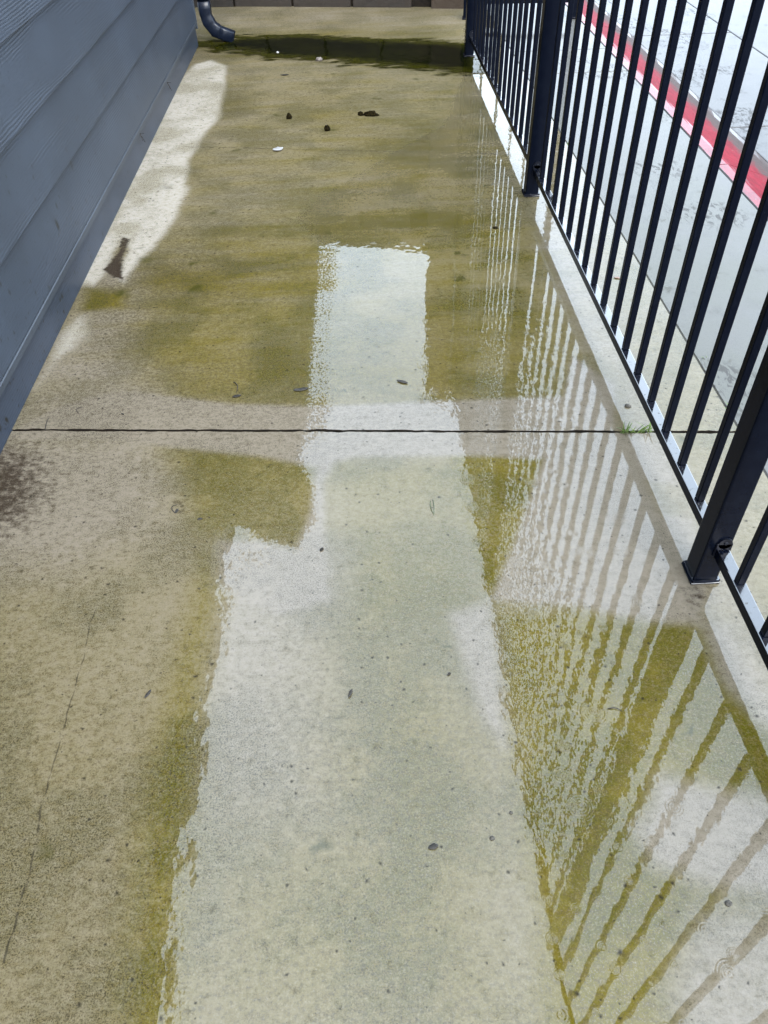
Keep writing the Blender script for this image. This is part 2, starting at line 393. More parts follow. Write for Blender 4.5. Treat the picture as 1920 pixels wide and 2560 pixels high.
WALL_X, SLAB_X1 = -.964, .966
def trans(y, x): return y - .078 * (x - 0.0)             # joints run slightly askew to the wall
def poly_sd(P, poly):
    """signed distance, positive inside"""
    poly = np.array(poly); n = len(poly); d2 = np.full(len(P), 1e9); ins = np.zeros(len(P), bool)
    for i in range(n):
        a, b = poly[i], poly[(i + 1) % n]; e = b - a; wv = P - a
        t = np.clip((wv @ e) / max(e @ e, 1e-12), 0, 1)
        q = wv - t[:, None] * e; d2 = np.minimum(d2, (q * q).sum(1))
        c1 = (a[1] <= P[:, 1]) & (b[1] > P[:, 1]); c2 = (a[1] > P[:, 1]) & (b[1] <= P[:, 1])
        cr = e[0] * wv[:, 1] - e[1] * wv[:, 0]
        ins ^= (c1 & (cr > 0)) | (c2 & (cr < 0))
    return np.where(ins, 1, -1) * np.sqrt(d2)
def layer(field, P, px, soft, val):
    sdv = poly_sd(P, [tuple(gp(*q))[:2] for q in px]); t = np.clip(sdv / (2 * soft) + .5, 0, 1); t = t * t * (3 - 2 * t)
    return field * (1 - t) + val * t

A_LAYERS = [   # stain of algae: outline in the photo, softness of its edge (m), strength
    ([(430, 60), (1010, 60), (1120, 300), (1240, 770), (1235, 860), (950, 880), (500, 880), (230, 860), (240, 640), (340, 420), (440, 180)], .14, .52),
    ([(330, 600), (560, 480), (1000, 440), (1160, 500), (1240, 770), (1240, 880), (950, 880), (420, 880), (280, 760)], .16, .74),
    ([(500, 250), (980, 180), (1050, 330), (1100, 430), (640, 440)], .2, .58),
    ([(0, 940), (230, 570), (290, 600), (270, 760), (340, 850), (300, 945)], .10, .12),
    ([(185, 622), (275, 628), (262, 662), (188, 668)], .045, 1.0),
    # near slab
    ([(-300, 1150), (500, 1150), (420, 1600), (360, 2300), (-900, 2600)], .25, .46),
    ([(330, 960), (690, 970), (710, 1050), (690, 1150), (640, 1200), (560, 1200), (480, 1190), (420, 1150)], .06, .80),
    ([(-200, 935), (320, 945), (360, 1040), (330, 1140), (150, 1230), (-200, 1250)], .13, .06),
    ([(700, 985), (1060, 985), (1060, 1330), (1000, 1350), (720, 1400)], .10, .88),
    ([(470, 1200), (720, 1200), (760, 1500), (700, 1800), (480, 1800), (430, 1500)], .10, .20),
    ([(740, 1350), (980, 1330), (1100, 1700), (1180, 2300), (380, 2300), (420, 1800), (700, 1750)], .18, .72),
    ([(760, 1640), (830, 1640), (840, 1860), (770, 1850)], .04, .60),
    ([(440, 1200), (475, 1290), (440, 1450), (405, 1800), (375, 2300), (270, 2300), (310, 1800), (390, 1380)], .06, .95),
    ([(1080, 1320), (1240, 1315), (1440, 1350), (1510, 1365), (1659, 1600), (1900, 2000), (1650, 2300), (1180, 2300), (1150, 1900)], .04, .95),
    ([(1430, 1350), (1520, 1362), (1700, 1660), (1640, 1700), (1420, 1670), (1200, 1850), (1190, 1700)], .03, .98),
    ([(970, 984), (1180, 992), (1110, 1180), (1060, 1300), (1015, 1170)], .014, 1.0),
]
BARE = [       # clean concrete with sharp tide marks
    ([(290, 846), (500, 872), (690, 877), (950, 866), (1215, 856), (1236, 770), (1330, 830), (1330, 950), (0, 950), (120, 880), (230, 850)], .013, .03),
    ([(0, 925), (1430, 930), (1470, 1040), (1530, 1250), (1510, 1345), (1430, 1346), (1240, 1306), (1060, 1294), (1112, 1180), (1172, 990), (1040, 984),
      (770, 986), (722, 1000), (700, 1040), (700, 1130), (716, 1300), (600, 1330), (480, 1260), (475, 1170), (560, 1170), (640, 1192), (672, 1100), (684, 1010), (560, 986), (430, 973), (250, 952), (-100, 945)], .016, .03),
    ([(968, 1326), (1058, 1298), (1076, 1420), (1092, 1612), (1044, 1560), (1004, 1440)], .018, .05),
    ([(1420, 1672), (1540, 1700), (1660, 1720), (1760, 1960), (1560, 1930), (1400, 1870), (1362, 1790), (1400, 1740)], .028, .04),
    ([(1500, 1960), (1800, 1960), (1900, 2300), (1470, 2300), (1440, 2140)], .04, .12),
    ([(1510, 1345), (1580, 1350), (1700, 1560), (1640, 1560), (1550, 1470)], .03, .05),
    ([(1400, 1040), (1480, 1050), (1500, 1120), (1430, 1110)], .02, .40),
    ([(1420, 925), (1560, 1180), (1760, 1560), (1950, 1560), (1560, 760), (1330, 480), (1270, 520)], .05, .55),
    ([(1240, 430), (1160, 470), (1180, 560), (1260, 760), (1340, 780), (1300, 640)], .03, .22),
]
DRY = [
    ([(420, 138), (455, 130), (488, 142), (490, 170), (480, 205), (470, 262), (428, 308), (402, 372), (412, 412), (384, 470), (340, 530), (306, 560), (268, 612), (246, 600), (274, 540), (268, 516), (240, 560), (205, 600), (130, 640), (300, 280)], .085, 1.0),
    ([(150, 672), (205, 672), (205, 735), (150, 790), (95, 850), (40, 860), (100, 740)], .10, .66),
    ([(180, 600), (225, 560), (235, 590), (200, 625)], .04, .7),
]
DIRT = [
    ([(-60, 945), (50, 950), (110, 985), (120, 1060), (75, 1130), (0, 1165), (-100, 1165)], .24, 1.0),
    ([(262, 510), (284, 516), (266, 556), (268, 606), (244, 600), (220, 585), (254, 545)], .02, 1.0),
    ([(225, 565), (262, 560), (300, 590), (260, 640), (200, 630)], .07, .45),
    ([(360, 1080), (410, 1070), (415, 1110), (375, 1120)], .04, .55),
    ([(0, 940), (330, 950), (300, 1150), (100, 1250), (-100, 1250)], .16, .34),
    ([(300, 650), (560, 640), (520, 720), (320, 740)], .14, .28),
    ([(-300, 1250), (420, 1250), (380, 1700), (-400, 1800)], .2, .30),
    ([(1470, 1250), (1560, 1250), (1580, 1310), (1500, 1330), (1440, 1280)], .06, .62),
    ([(670, 1150), (740, 1160), (735, 1220), (660, 1215)], .05, .42),
    ([(440, 600), (700, 560), (720, 640), (460, 680)], .2, .2),
    ([(500, 100), (1010, 130), (1060, 330), (420, 330)], .3, .30),
]
WET = [
    ([(640, 470), (760, 380), (960, 270), (1005, 150), (1000, 60), (2400, 60), (2400, 2600), (200, 2600), (255, 2212), (300, 1900), (345, 1650), (395, 1450), (452, 1262), (486, 1136), (560, 1162), (645, 1192),
      (676, 1120), (672, 1050), (650, 985), (668, 900), (678, 760), (690, 620), (690, 520)], .07, 1.0),
    ([(455, 1150), (540, 1140), (560, 1200), (470, 1215)], .03, .62),
]
THIN = [([(500, 1150), (660, 1190), (640, 1240), (540, 1260), (480, 1480), (450, 1800), (420, 2300), (150, 2300), (300, 1600), (430, 1250)], .05, .58),
        ([(700, 480), (760, 500), (740, 900), (700, 1000), (640, 1000), (650, 600)], .09, .50)]

def fbm(P, freq, octs, seed):
    rs = np.random.RandomState(seed); tot = np.zeros(len(P)); amp = 1.0; nrm = 0.0
    for o in range(octs):
        tab = rs.rand(256, 256); q = P * freq * 2 ** o + rs.rand(2) * 100; i = np.floor(q).astype(int); f = q - i; f = f * f * (3 - 2 * f)
        g = lambda dx, dy: tab[(i[:, 0] + dx) % 256, (i[:, 1] + dy) % 256]
        tot += amp * ((g(0, 0) * (1 - f[:, 0]) + g(1, 0) * f[:, 0]) * (1 - f[:, 1]) + (g(0, 1) * (1 - f[:, 0]) + g(1, 1) * f[:, 0]) * f[:, 1])
        nrm += amp; amp *= .58
    return np.clip((tot / nrm - .5) * 1.15 + .5, 0, 1)
def lump_field(P):
    """thin uneven water along the edge of the film stands in lumps"""
    edge = [gp(*q) for q in ((930, 545), (700, 530), (690, 560), (690, 900), (660, 1100), (480, 1200), (420, 1500), (380, 1800), (330, 2300))]
    pts = np.array([tuple(q)[:2] for q in edge]); d = np.full(len(P), 9.)
    for a_, b_ in zip(pts[:-1], pts[1:]):
        e_ = b_ - a_; t = np.clip(((P - a_) @ e_) / (e_ @ e_), 0, 1); d = np.minimum(d, np.linalg.norm(P - a_ - t[:, None] * e_, axis=1))
    return np.clip(1 - d / .20, 0, 1) * .9 + .10
def slab_mesh(name, y0, y1, step_y, parent, x0=WALL_X):
    """a walkway slab with its top finely divided; stains are stored on the points"""
    xs = np.unique(np.concatenate([np.linspace(x0, SLAB_X1, int(105 * (SLAB_X1 - x0)))]))
    ts = np.unique(np.concatenate([step_y, [0.0, 1.0]]))
    X, T = np.meshgrid(xs, ts)
    Y0, Y1 = trans(y0, X) if y0 > -1 else np.full_like(X, y0), trans(y1, X)
    jit = (fbm(np.stack([xs, 0 * xs + y0], 1), 38, 4, 11 if y0 > 0 else 12) - .5) * .0055 * (1 + 1.2 * (fbm(np.stack([xs, 0 * xs], 1), 9, 2, 5) > .62))
    if y0 > -1: Y0 = Y0 + jit
    else: Y1 = Y1 + jit
    Y = Y0 + T * (Y1 - Y0); ny, nx = X.shape
    edge = np.minimum(Y - Y0, Y1 - Y)
    Z = 0 * edge
    V = np.stack([X.ravel(), Y.ravel(), Z.ravel()], 1)
    idx = np.arange(nx * ny).reshape(ny, nx)
    faces = np.stack([idx[:-1, :-1].ravel(), idx[:-1, 1:].ravel(), idx[1:, 1:].ravel(), idx[1:, :-1].ravel()], 1).tolist()
    V = V.tolist()
    rim = [idx[0, k] for k in range(nx)] + [idx[k, -1] for k in range(1, ny)] + [idx[-1, k] for k in range(nx - 2, -1, -1)] + [idx[k, 0] for k in range(ny - 2, 0, -1)]
    b0 = len(V)
    for r in rim: V.append([V[r][0], V[r][1], -.08])
    for i in range(len(rim)):
        j = (i + 1) % len(rim); faces.append([rim[j], rim[i], b0 + i, b0 + j])
    me = bpy.data.meshes.new(name); me.from_pydata(V, [], faces); me.update()
    me.materials.append(M['walk']); me.materials.append(M['joint'])
    nq = (nx - 1) * (ny - 1); me.polygons.foreach_set('material_index', [0] * nq + [1] * (len(faces) - nq))
    P = np.array(V)[:, :2]
    alg = np.full(len(P), .30)
    for l in A_LAYERS: alg = layer(alg, P, *l)
    far = P[:, 1] > trans(1.615, P[:, 0])
    for k, l in enumerate(BARE):
        new = layer(alg, P, *l)
        if k == 0: alg = np.where(far, new, alg)
        elif k == 1: alg = np.where(far, alg, new)
        else: alg = new
    dry = np.zeros(len(P)); dirt = np.zeros(len(P)); wet = np.full(len(P), .0)
    for l in DRY: dry = layer(dry, P, *l)
    for k, l in enumerate(DIRT):
        new = layer(dirt, P, *l); dirt = np.maximum(dirt, new)
    for l in WET: wet = np.maximum(wet, layer(wet, P, *l))
    for l in THIN: wet = np.minimum(wet, layer(wet, P, *l))
    for nm, arr in (('algae', alg), ('dry', dry), ('dirt', dirt), ('wet', wet), ('nbig', fbm(P, 1.6, 3, 1)), ('nmid', fbm(P, 6.5, 4, 2)), ('lump', lump_field(P)), ('rzone', np.clip((fbm(P, 2.4, 2, 3) - .40) / .26, 0, 1))):
        a = me.attributes.new(nm, 'FLOAT', 'POINT'); a.data.foreach_set('value', arr.astype(np.float32))
    return link(name, me, M['walk'], parent, False)

walk = tag(empty('walkway', (0, 3, 0)), kind='structure')
JY, GAP = 1.615, .0095
far_t = np.linspace(0, 1, 440) ** 1.35; far_t = np.concatenate([far_t, [.0005, .001, .0015]])
near_t = 1 - np.linspace(0, 1, 330) ** 1.35; near_t = np.concatenate([near_t, [.9995, .999, .9985]])
slab_mesh('concrete_slab', JY + GAP / 2, 6.62, far_t, walk, -1.6)
slab_mesh('concrete_slab', -2.2, JY - GAP / 2, near_t, walk)
box('joint_filler', WALL_X, SLAB_X1 + .012, 1.50, 1.72, -.078, -.05, M['joint'], walk)

# sidewalk beyond the fence, red kerb falling to the road
pv = tag(empty('sidewalk', (1.25, 3, 0)), kind='structure')
ys = [-3.0, .95, 4.76, 5.23, 9.0]
for a, b in zip(ys[:-1], ys[1:]):
    box('concrete_slab', SLAB_X1 + .0085, 1.548, a + .003, b - .003, -.12, -.007, M['pave'], pv, .004)
box('joint_filler', SLAB_X1 + .001, 1.55, -3, 9, -.075, -.013, M['lip'], pv)
kb = tag(empty('kerb', (1.6, 3, 0)), kind='structure')
prof = [(1.552, -.19), (1.552, -.013), (1.557, -.0075), (1.598, -.0065), (1.612, -.0095), (1.63, -.015), (1.865, -.087), (1.893, -.0925), (1.893, -.19)]
for a, b in ((-3.0, 1.2), (1.205, 3.35), (3.355, 5.9), (5.905, 9.0)):
    bm = bmesh.new(); rows = []
    n = max(2, int((b - a) / .12))
    for i in range(n + 1):
        yy = a + (b - a) * i / n
        rows.append([bm.verts.new((px + random.uniform(-.0015, .0015), yy, pz + (random.uniform(-.001, .001) if pz > -.18 else 0))) for px, pz in prof])
    for i in range(n):
        for k in range(len(prof) - 1): bm.faces.new((rows[i][k], rows[i][k + 1], rows[i + 1][k + 1], rows[i + 1][k]))
    bm.faces.new(rows[0]); bm.faces.new(rows[-1][::-1])
    from_bm('kerb_segment', bm, M['red'], kb)
rd = tag(empty('road', (2.5, 3, -.09)), kind='structure')
for xa, xb in ((1.895, 2.562), (2.576, 4.6), (4.61, 9.0)):
    yy = [-3, .4, 2.2, 4.05, 5.85, 9.0, 14] if xa < 2 else [-3, 1.3, 4.1, 6.9, 9.7, 14]
    for a, b in zip(yy[:-1], yy[1:]):
        box('concrete_slab', xa, xb, a + .004, b - .004, -.19, -.0925 - (.004 if xa > 2 else 0), M['side'], rd, .006, 2)

# ------------------------------------------------------------------ house with lap siding
WALL_END, WALL_TOP = 5.625, 2.44
house = tag(empty('house', (WALL_X - 1, 2, 0)), 'slate blue house wall of wood-grain lap boards beside the walkway', 'house')
box('wall_core', -3.2, WALL_X - .034, -3, WALL_END - .02, -.05, WALL_TOP - .03, M['base'], house)
box('foundation_panel', WALL_X - .033, WALL_X - .001, -3, WALL_END, -.04, .108, M['base'], house, .002)
box('drip_trim', WALL_X - .033, WALL_X + .0115, -3, WALL_END + .004, .1085, .1325, M['trim'], house, .003)
expo = .2025
bm = bmesh.new()
rows = []
for yy in (-3.0, WALL_END + .006):
    rows.append([bm.verts.new(c) for c in ((WALL_X - .006, yy, 0), (WALL_X + .009, yy, .0012), (WALL_X + .0105, yy, .0035), (WALL_X - .004, yy, expo + .004), (WALL_X - .012, yy, expo + .004))])
for k in range(5): bm.faces.new((rows[0][k], rows[0][(k + 1) % 5], rows[1][(k + 1) % 5], rows[1][k]))
bm.faces.new(rows[0]); bm.faces.new(rows[1][::-1])
first = from_bm('siding_board', bm, M['siding'])
first.location.z = .134
boards = [first]
for i in range(1, 11):
    b = first.copy(); col.objects.link(b); b.location.z = .134 + expo * i; boards.append(b)
for b in boards:
    b.parent = house; b.matrix_parent_inverse = house.matrix_basis.inverted()
box('wall_sheathing', WALL_X - .033, WALL_X - .0125, -3, WALL_END, .133, WALL_TOP - .03, M['base'], house)
box('corner_board', WALL_X - .12, WALL_X + .011, WALL_END + .0065, WALL_END + .026, .09, WALL_TOP - .03, M['trim'], house, .002)
box('fascia', -3.25, WALL_X + .012, -3, WALL_END + .03, WALL_TOP - .029, WALL_TOP + .06, M['trim'], house, .004)
box('roof', -3.3, WALL_X - .03, -3.02, WALL_END + .02, WALL_TOP + .061, WALL_TOP + .09, M['roof'], house)

# ------------------------------------------------------------------ block wall closing the far end
bw = tag(empty('block_wall', (0, 6.6, 0)), 'dark weathered block wall closing off the end of the walkway', 'wall')
ang = math.atan(-.187)
def wall_pt(x): return 6.535 - .187 * x
bw_w, bw_h = .432, .187
blk = None
for r in range(10):
    for k in range(-5, 4):
        xa = -.836 + .0 + (k + 2) * bw_w - (bw_w / 2 if r % 2 else 0)
        if xa > .45: continue
        if blk is None:
            blk = from_bm('wall_block', box_bm(.004, bw_w - .005, .0, .2, .003, bw_h - .004, .006, 2), M['block']); b = blk
        else:
            b = blk.copy(); col.objects.link(b)
        b.location = (xa, wall_pt(xa) + random.uniform(-.004, .004), -.03 + r * bw_h - (random.uniform(0, .045) if r == 9 else 0)); b.rotation_euler.z = ang
        b.parent = bw; b.matrix_parent_inverse = bw.matrix_basis.inverted()
mc = from_bm('mortar_core', box_bm(-1.9, .80, .02, .17, -.05, -.03 + 10 * bw_h - .06), M['joint'], None)
mc.location = (0, wall_pt(0), 0); mc.rotation_euler.z = ang; mc.parent = bw; mc.matrix_parent_inverse = bw.matrix_basis.inverted()

sky_blocker = from_bm('sky_blocker', box_bm(.60, .838, -.03, .24, -.05, 3.45, .01, 2), M['block']); sky_blocker.location = (0, wall_pt(0), 0); sky_blocker.rotation_euler.z = ang  # added stand-in for an unseen dark mass, bounds the mirrored sky
sky_blocker.parent = bw; sky_blocker.matrix_parent_inverse = bw.matrix_basis.inverted()

# ------------------------------------------------------------------ fences
FX, TOP = .7095, 2.46
PITCH = .12
fence = tag(empty('fence', (FX, 3, 0)), 'tall black metal picket fence running the length of the walkway', 'fence')
PY = [-.972, 1.068, 3.108, 5.148]
PCX, PW = .7015, .026
post0 = from_bm('post', box_bm(-PW, PW, -PW, PW, .0065, TOP + .02, .004, 2), M['black'])
plate0 = None
def put(o, parent, loc):
    o.location = loc; o.parent = parent; o.matrix_parent_inverse = parent.matrix_basis.inverted(); return o
def dup(o): c = o.copy(); col.objects.link(c); return c
bpy.context.view_layer.update()
def plate_mesh():
    bm = box_bm(-.0315, .0315, -.0315, .0315, .0, .005, .0015)
    for sx in (-1, 1):                                                       # rough weld bead round the foot
        pts = [(-.028, sx * .028, .007), (-.01, sx * .0295, .008), (.01, sx * .0285, .007), (.028, sx * .028, .008)]
        tube_bm(pts, .004, 6, bm)
        tube_bm([(sx * .028, -.028, .008), (sx * .029, 0, .007), (sx * .028, .028, .008)], .004, 6, bm)
    return bm
def bracket_mesh():
    bm = box_bm(-.017, .017, -.004, .0, -.026, .012, .0015)
    bmesh.ops.create_cone(bm, cap_ends=True, segments=20, radius1=.0145, radius2=.014, depth=.004, matrix=Matrix.Translation((0, -.002, .012)) @ Matrix.Rotation(math.pi / 2, 4, 'X'))
    bmesh.ops.create_uvsphere(bm, u_segments=12, v_segments=8, radius=.0045, matrix=Matrix.Translation((0, -.004, .014)) @ Matrix.Diagonal((1, .6, 1, 1)))
    return bm
plate0 = from_bm('base_plate', plate_mesh(), M['black']); brk0 = from_bm('rail_bracket', bracket_mesh(), M['steel'])
for i, py in enumerate(PY):
    p = post0 if i == 0 else dup(post0); put(p, fence, (PCX, py, 0))
    q = plate0 if i == 0 else dup(plate0); q.location = (0, 0, .0005); q.parent = p
    for sgn in (-1, 1):
        b = brk0 if (i == 0 and sgn == -1) else dup(brk0)
        b.location = (.009, sgn * (PW + .0003), .112); b.rotation_euler.z = 0 if sgn < 0 else math.pi; b.parent = p
pick0 = None
for i in range(3):
    a, b = PY[i] + PW + .001, PY[i + 1] - PW - .001
    for z0, z1, nm in ((.085, .110, 'bottom_rail'), (TOP - .03, TOP, 'top_rail')):
        box(nm, FX - .0125, FX + .0125, a, b, z0, z1, M['black'], fence, .002, 2)
    for k in range(1, 17):
        if pick0 is None:
            pick0 = from_bm('picket', box_bm(-.0083, .0083, -.0083, .0083, .1102, TOP - .0302, .0016, 1), M['black']); o = pick0
        else: o = dup(pick0)
        put(o, fence, (FX + .002 + random.uniform(-.0012, .0012), PY[i] + PITCH * k + random.uniform(-.0025, .0025), 0))

rf = tag(empty('fence', (1.15, 5.95, 0)), 'short black picket fence panel standing crosswise between long fence and red kerb', 'fence')
ra = math.atan(-.085)
rx0, ry0, rx1 = .80, 6.06, 1.522
bpy.context.view_layer.update()
for xa in (rx0, rx1):
    p = dup(post0); put(p, rf, (xa, ry0 - .085 * (xa - rx0), 0 if xa < .96 else -.0075)); p.rotation_euler.z = ra
    q = dup(plate0); q.location = (0, 0, .0005); q.parent = p; q.matrix_parent_inverse = Matrix()
ln = (rx1 - rx0) / math.cos(ra) - 2 * PW - .002
for z0, z1, nm in ((.085, .110, 'bottom_rail'), (TOP - .03, TOP, 'top_rail')):
    o = from_bm(nm, box_bm(0, ln, -.0125, .0125, z0, z1, .002, 2), M['black'])
    put(o, rf, (rx0 + (PW + .001) * math.cos(ra), ry0 + (PW + .001) * math.sin(ra), 0)); o.rotation_euler.z = ra
for k in range(1, 6):
    xa = rx0 + (rx1 - rx0) * k / 6
    o = dup(pick0); put(o, rf, (xa, ry0 - .085 * (xa - rx0), 0)); o.rotation_euler.z = ra

# ------------------------------------------------------------------ downspout
ds = tag(empty('downspout', (-.885, 5.72, 0)), 'dark blue metal downspout with ribbed elbow at house corner above green puddle', 'downspout')
def spout_sweep(pts, half_w, half_d, ribs=0, n=28):
    bm = bmesh.new(); rows = []
    pts = [Vector(p) for p in pts]
    for i, p in enumerate(pts):
        t = (pts[min(i + 1, len(pts) - 1)] - pts[max(i - 1, 0)]).normalized()
        sdir = Vector((0, 1, 0)); sdir = (sdir - t * sdir.dot(t)).normalized(); u = t.cross(sdir)
        pinch = 1.0 + (.05 * math.sin(i * math.pi * .5) if ribs else 0)
        row = []
        for k in range(n):
            a = 2 * math.pi * k / n; ca, sa = math.cos(a), math.sin(a)
            e = .38
            xx = math.copysign(abs(ca) ** e, ca) * half_w; yy = math.copysign(abs(sa) ** e, sa) * half_d
            corr = 1 - .05 * (k % 2)
            row.append(bm.verts.new(p + (u * xx + sdir * yy) * pinch * corr))
        rows.append(row)
    for i in range(len(rows) - 1):
        for k in range(n): bm.faces.new((rows[i][k], rows[i][(k + 1) % n], rows[i + 1][(k + 1) % n], rows[i + 1][k]))
    inner = [bm.verts.new(v.co + (pts[-1] - v.co) * .06) for v in rows[-1]]
    deep = [bm.verts.new(v.co + (pts[-2] - pts[-1]).normalized() * .06) for v in inner]
    for k in range(n):
        j = (k + 1) % n
        bm.faces.new((rows[-1][k], rows[-1][j], inner[j], inner[k])); bm.faces.new((inner[k], inner[j], deep[j], deep[k]))
    bm.faces.new(deep[::-1]); bm.faces.new(rows[0][::-1])
    return bm
sx, sy = -.902, 5.70
from_bm('pipe', spout_sweep([(sx, sy, 2.36), (sx, sy, 1.2), (sx, sy, .212)], .036, .030), M['spout'], ds, True)
arc = [(sx + .002, sy, .225), (sx + .002, sy, .185)]
for k in range(1, 12):
    a = k / 11 * math.radians(76); R_ = .115
    arc.append((sx + .002 + R_ * (1 - math.cos(a)), sy - .01 * k / 11, .175 - R_ * math.sin(a) * 1.12))
el = from_bm('elbow', spout_sweep(arc, .0375, .0315, 1), M['spout'], ds, True)
e0 = Vector(arc[-1]); dr = (Vector(arc[-1]) - Vector(arc[-2])).normalized()
from_bm('outlet', spout_sweep([e0 - dr * .02, e0 + dr * .01, e0 + dr * .075], .0355, .031), M['spout'], ds, True)
for z in (.75, 1.9): box('strap', sx - .055, sx + .040, sy - .036, sy - .033, z, z + .03, M['spout'], ds)

# ------------------------------------------------------------------ murky pool at the far end
pool_px = [(400, 92), (470, 97), (520, 84), (640, 79), (760, 86), (900, 92), (1005, 98), (1035, 110), (1026, 156), (960, 150), (860, 141), (760, 132), (660, 126), (590, 121), (520, 108), (440, 103)]
poly = [gp(*q) for q in pool_px]
xs = np.linspace(min(p.x for p in poly) - .1, max(p.x for p in poly) + .1, 90); yv = np.linspace(min(p.y for p in poly) - .2, max(p.y for p in poly) + .2, 70)
X, Y = np.meshgrid(xs, yv); P = np.stack([X.ravel(), Y.ravel()], 1)
e = np.clip(poly_sd(P, [tuple(p)[:2] for p in poly]) / .34 + .46, 0, 1)
idx = np.arange(X.size).reshape(X.shape)
fs = np.stack([idx[:-1, :-1].ravel(), idx[:-1, 1:].ravel(), idx[1:, 1:].ravel(), idx[1:, :-1].ravel()], 1)
fs = fs[e[fs].max(1) > .02]
used, inv = np.unique(fs, return_inverse=True); inv = inv.reshape(fs.shape)
me = bpy.data.meshes.new('puddle'); me.from_pydata([(float(P[i, 0]), float(P[i, 1]), .004) for i in used], [], inv.tolist())
at = me.attributes.new('edge', 'FLOAT', 'POINT'); at.data.foreach_set('value', e[used].astype(np.float32))
tag(link('puddle', me, M['water']), kind='structure')

# ------------------------------------------------------------------ grass in the joints
def tuft(px, py, n, ln, spread, label, z=0.0, lean=(0, 0), yy=None):
    p = gp(px, py, z); bm = bmesh.new()
    for i in range(n):
        a = random.uniform(0, 2 * math.pi); L_ = ln * random.uniform(.45, 1.1); out = random.uniform(.3, 1.0)
        bx, by = random.uniform(-spread, spread), random.uniform(-.003, .003)
        dx, dy = math.cos(a) * out + lean[0], math.sin(a) * out * .6 + lean[1]
        pts = [Vector((bx + dx * L_ * t, by + dy * L_ * t, -.006 + L_ * (t * .9 - .42 * t * t * out))) for t in (0, .33, .66, 1)]
        w_ = .0013 + .0008 * random.random(); sdv = Vector((-dy, dx, 0)).normalized()
        vs = []
        for q, ww in zip(pts, (w_, w_ * 1.1, w_ * .7, .0001)):
            vs.append((bm.verts.new(q - sdv * ww), bm.verts.new(q + Vector((0, 0, -ww * .8))), bm.verts.new(q + sdv * ww)))
        for k in range(3):
            for j in range(2): bm.faces.new((vs[k][j], vs[k][j + 1], vs[k + 1][j + 1], vs[k + 1][j]))
    o = from_bm('grass_tuft', bm, M['grass']); o.location = p
    return tag(o, label, 'grass', 'grass tufts sprouting from the joints')
tuft(1374, 934, 36, .052, .042, 'largest green grass tuft in the dark slab joint at the fence rail')
tuft(1425, 938, 9, .035, .010, 'small grass tuft in the slab joint just beyond the fence rail', -.007)
tuft(1528, 778, 8, .030, .010, 'sparse grass tuft in pavement edge crack between two pickets', -.012)
tuft(1580, 885, 5, .045, .008, 'single leaning grass blades in pavement edge crack', -.012)
tuft(1617, 930, 10, .040, .012, 'grass tuft in pavement edge crack beside thick fence post', -.012)
tuft(1222, 315, 7, .05, .012, 'pale grass tuft past the fence post further along the drive', -.010)

# ------------------------------------------------------------------ litter on the wet concrete
def leaf(px, py, ln, wd, rot, mat, label, name='leaf', curl=.25, z=.001, cat='leaf'):
    p = gp(px, py); bm = bmesh.new(); n = 7; rows = []
    for i in range(n):
        t = i / (n - 1); ww = wd * (math.sin(math.pi * min(1, t * .94 + .03)) ** .75) * random.uniform(.8, 1.1)
        zc = curl * ln * (t - .5) ** 2
        rows.append([Vector(((t - .5) * ln, k * ww * .5, zc + abs(k) * ww * .16 + random.uniform(0, .001))) for k in (-1, 0, 1)])
    top = [[bm.verts.new(v + Vector((0, 0, .0012))) for v in r] for r in rows]; bot = [[bm.verts.new(v) for v in r] for r in rows]
    for i in range(n - 1):
        for k in range(2):
            bm.faces.new((top[i][k], top[i + 1][k], top[i + 1][k + 1], top[i][k + 1])); bm.faces.new((bot[i][k], bot[i][k + 1], bot[i + 1][k + 1], bot[i + 1][k]))
        bm.faces.new((top[i][0], bot[i][0], bot[i + 1][0], top[i + 1][0])); bm.faces.new((top[i][2], top[i + 1][2], bot[i + 1][2], bot[i][2]))
    bm.faces.new((top[0][0], top[0][1], top[0][2], bot[0][2], bot[0][1], bot[0][0])); bm.faces.new((top[-1][2], top[-1][1], top[-1][0], bot[-1][0], bot[-1][1], bot[-1][2]))
    o = from_bm(name, bm, M[mat], None, True); o.location = p + Vector((0, 0, z - min(v.co.z for v in o.data.vertices) - .0008)); o.rotation_euler.z = rot
    return tag(o, label, cat)
def lump(px, py, sx, sy, sz, mat, label, name, cat, rag=.35, group=None, sub=3):
    p = gp(px, py); bm = bmesh.new(); bmesh.ops.create_icosphere(bm, subdivisions=sub, radius=1)
    off = Vector((random.random() * 50, random.random() * 50, random.random() * 50))
    from mathutils import noise as mn
    for v in bm.verts:
        r = 1 + rag * mn.noise(v.co * 2.2 + off) + rag * .6 * mn.noise(v.co * 6 + off)
        v.co = Vector((v.co.x * sx * r, v.co.y * sy * r, max(-.25 * sz, v.co.z * sz * r)))
    o = from_bm(name, bm, M[mat], None, True); o.location = p + Vector((0, 0, .22 * sz)); o.rotation_euler.z = random.uniform(-.3, .3)
    return tag(o, label, cat, group)
def twig(px0, py0, px1, py1, rad, mat, label, lift=.003, bend=.15):
    a, b = gp(px0, py0), gp(px1, py1); d = b - a; sdv = Vector((-d.y, d.x, 0))
    pts = [a + d * t + sdv * bend * math.sin(t * math.pi) + Vector((0, 0, rad * .8 + lift * math.sin(t * math.pi))) for t in np.linspace(0, 1, 6)]
    o = from_bm('twig', tube_bm(pts, [rad, rad, rad * .9, rad * .8, rad * .7, rad * .4], 6), M[mat], None, True)
    return tag(o, label, 'twig')

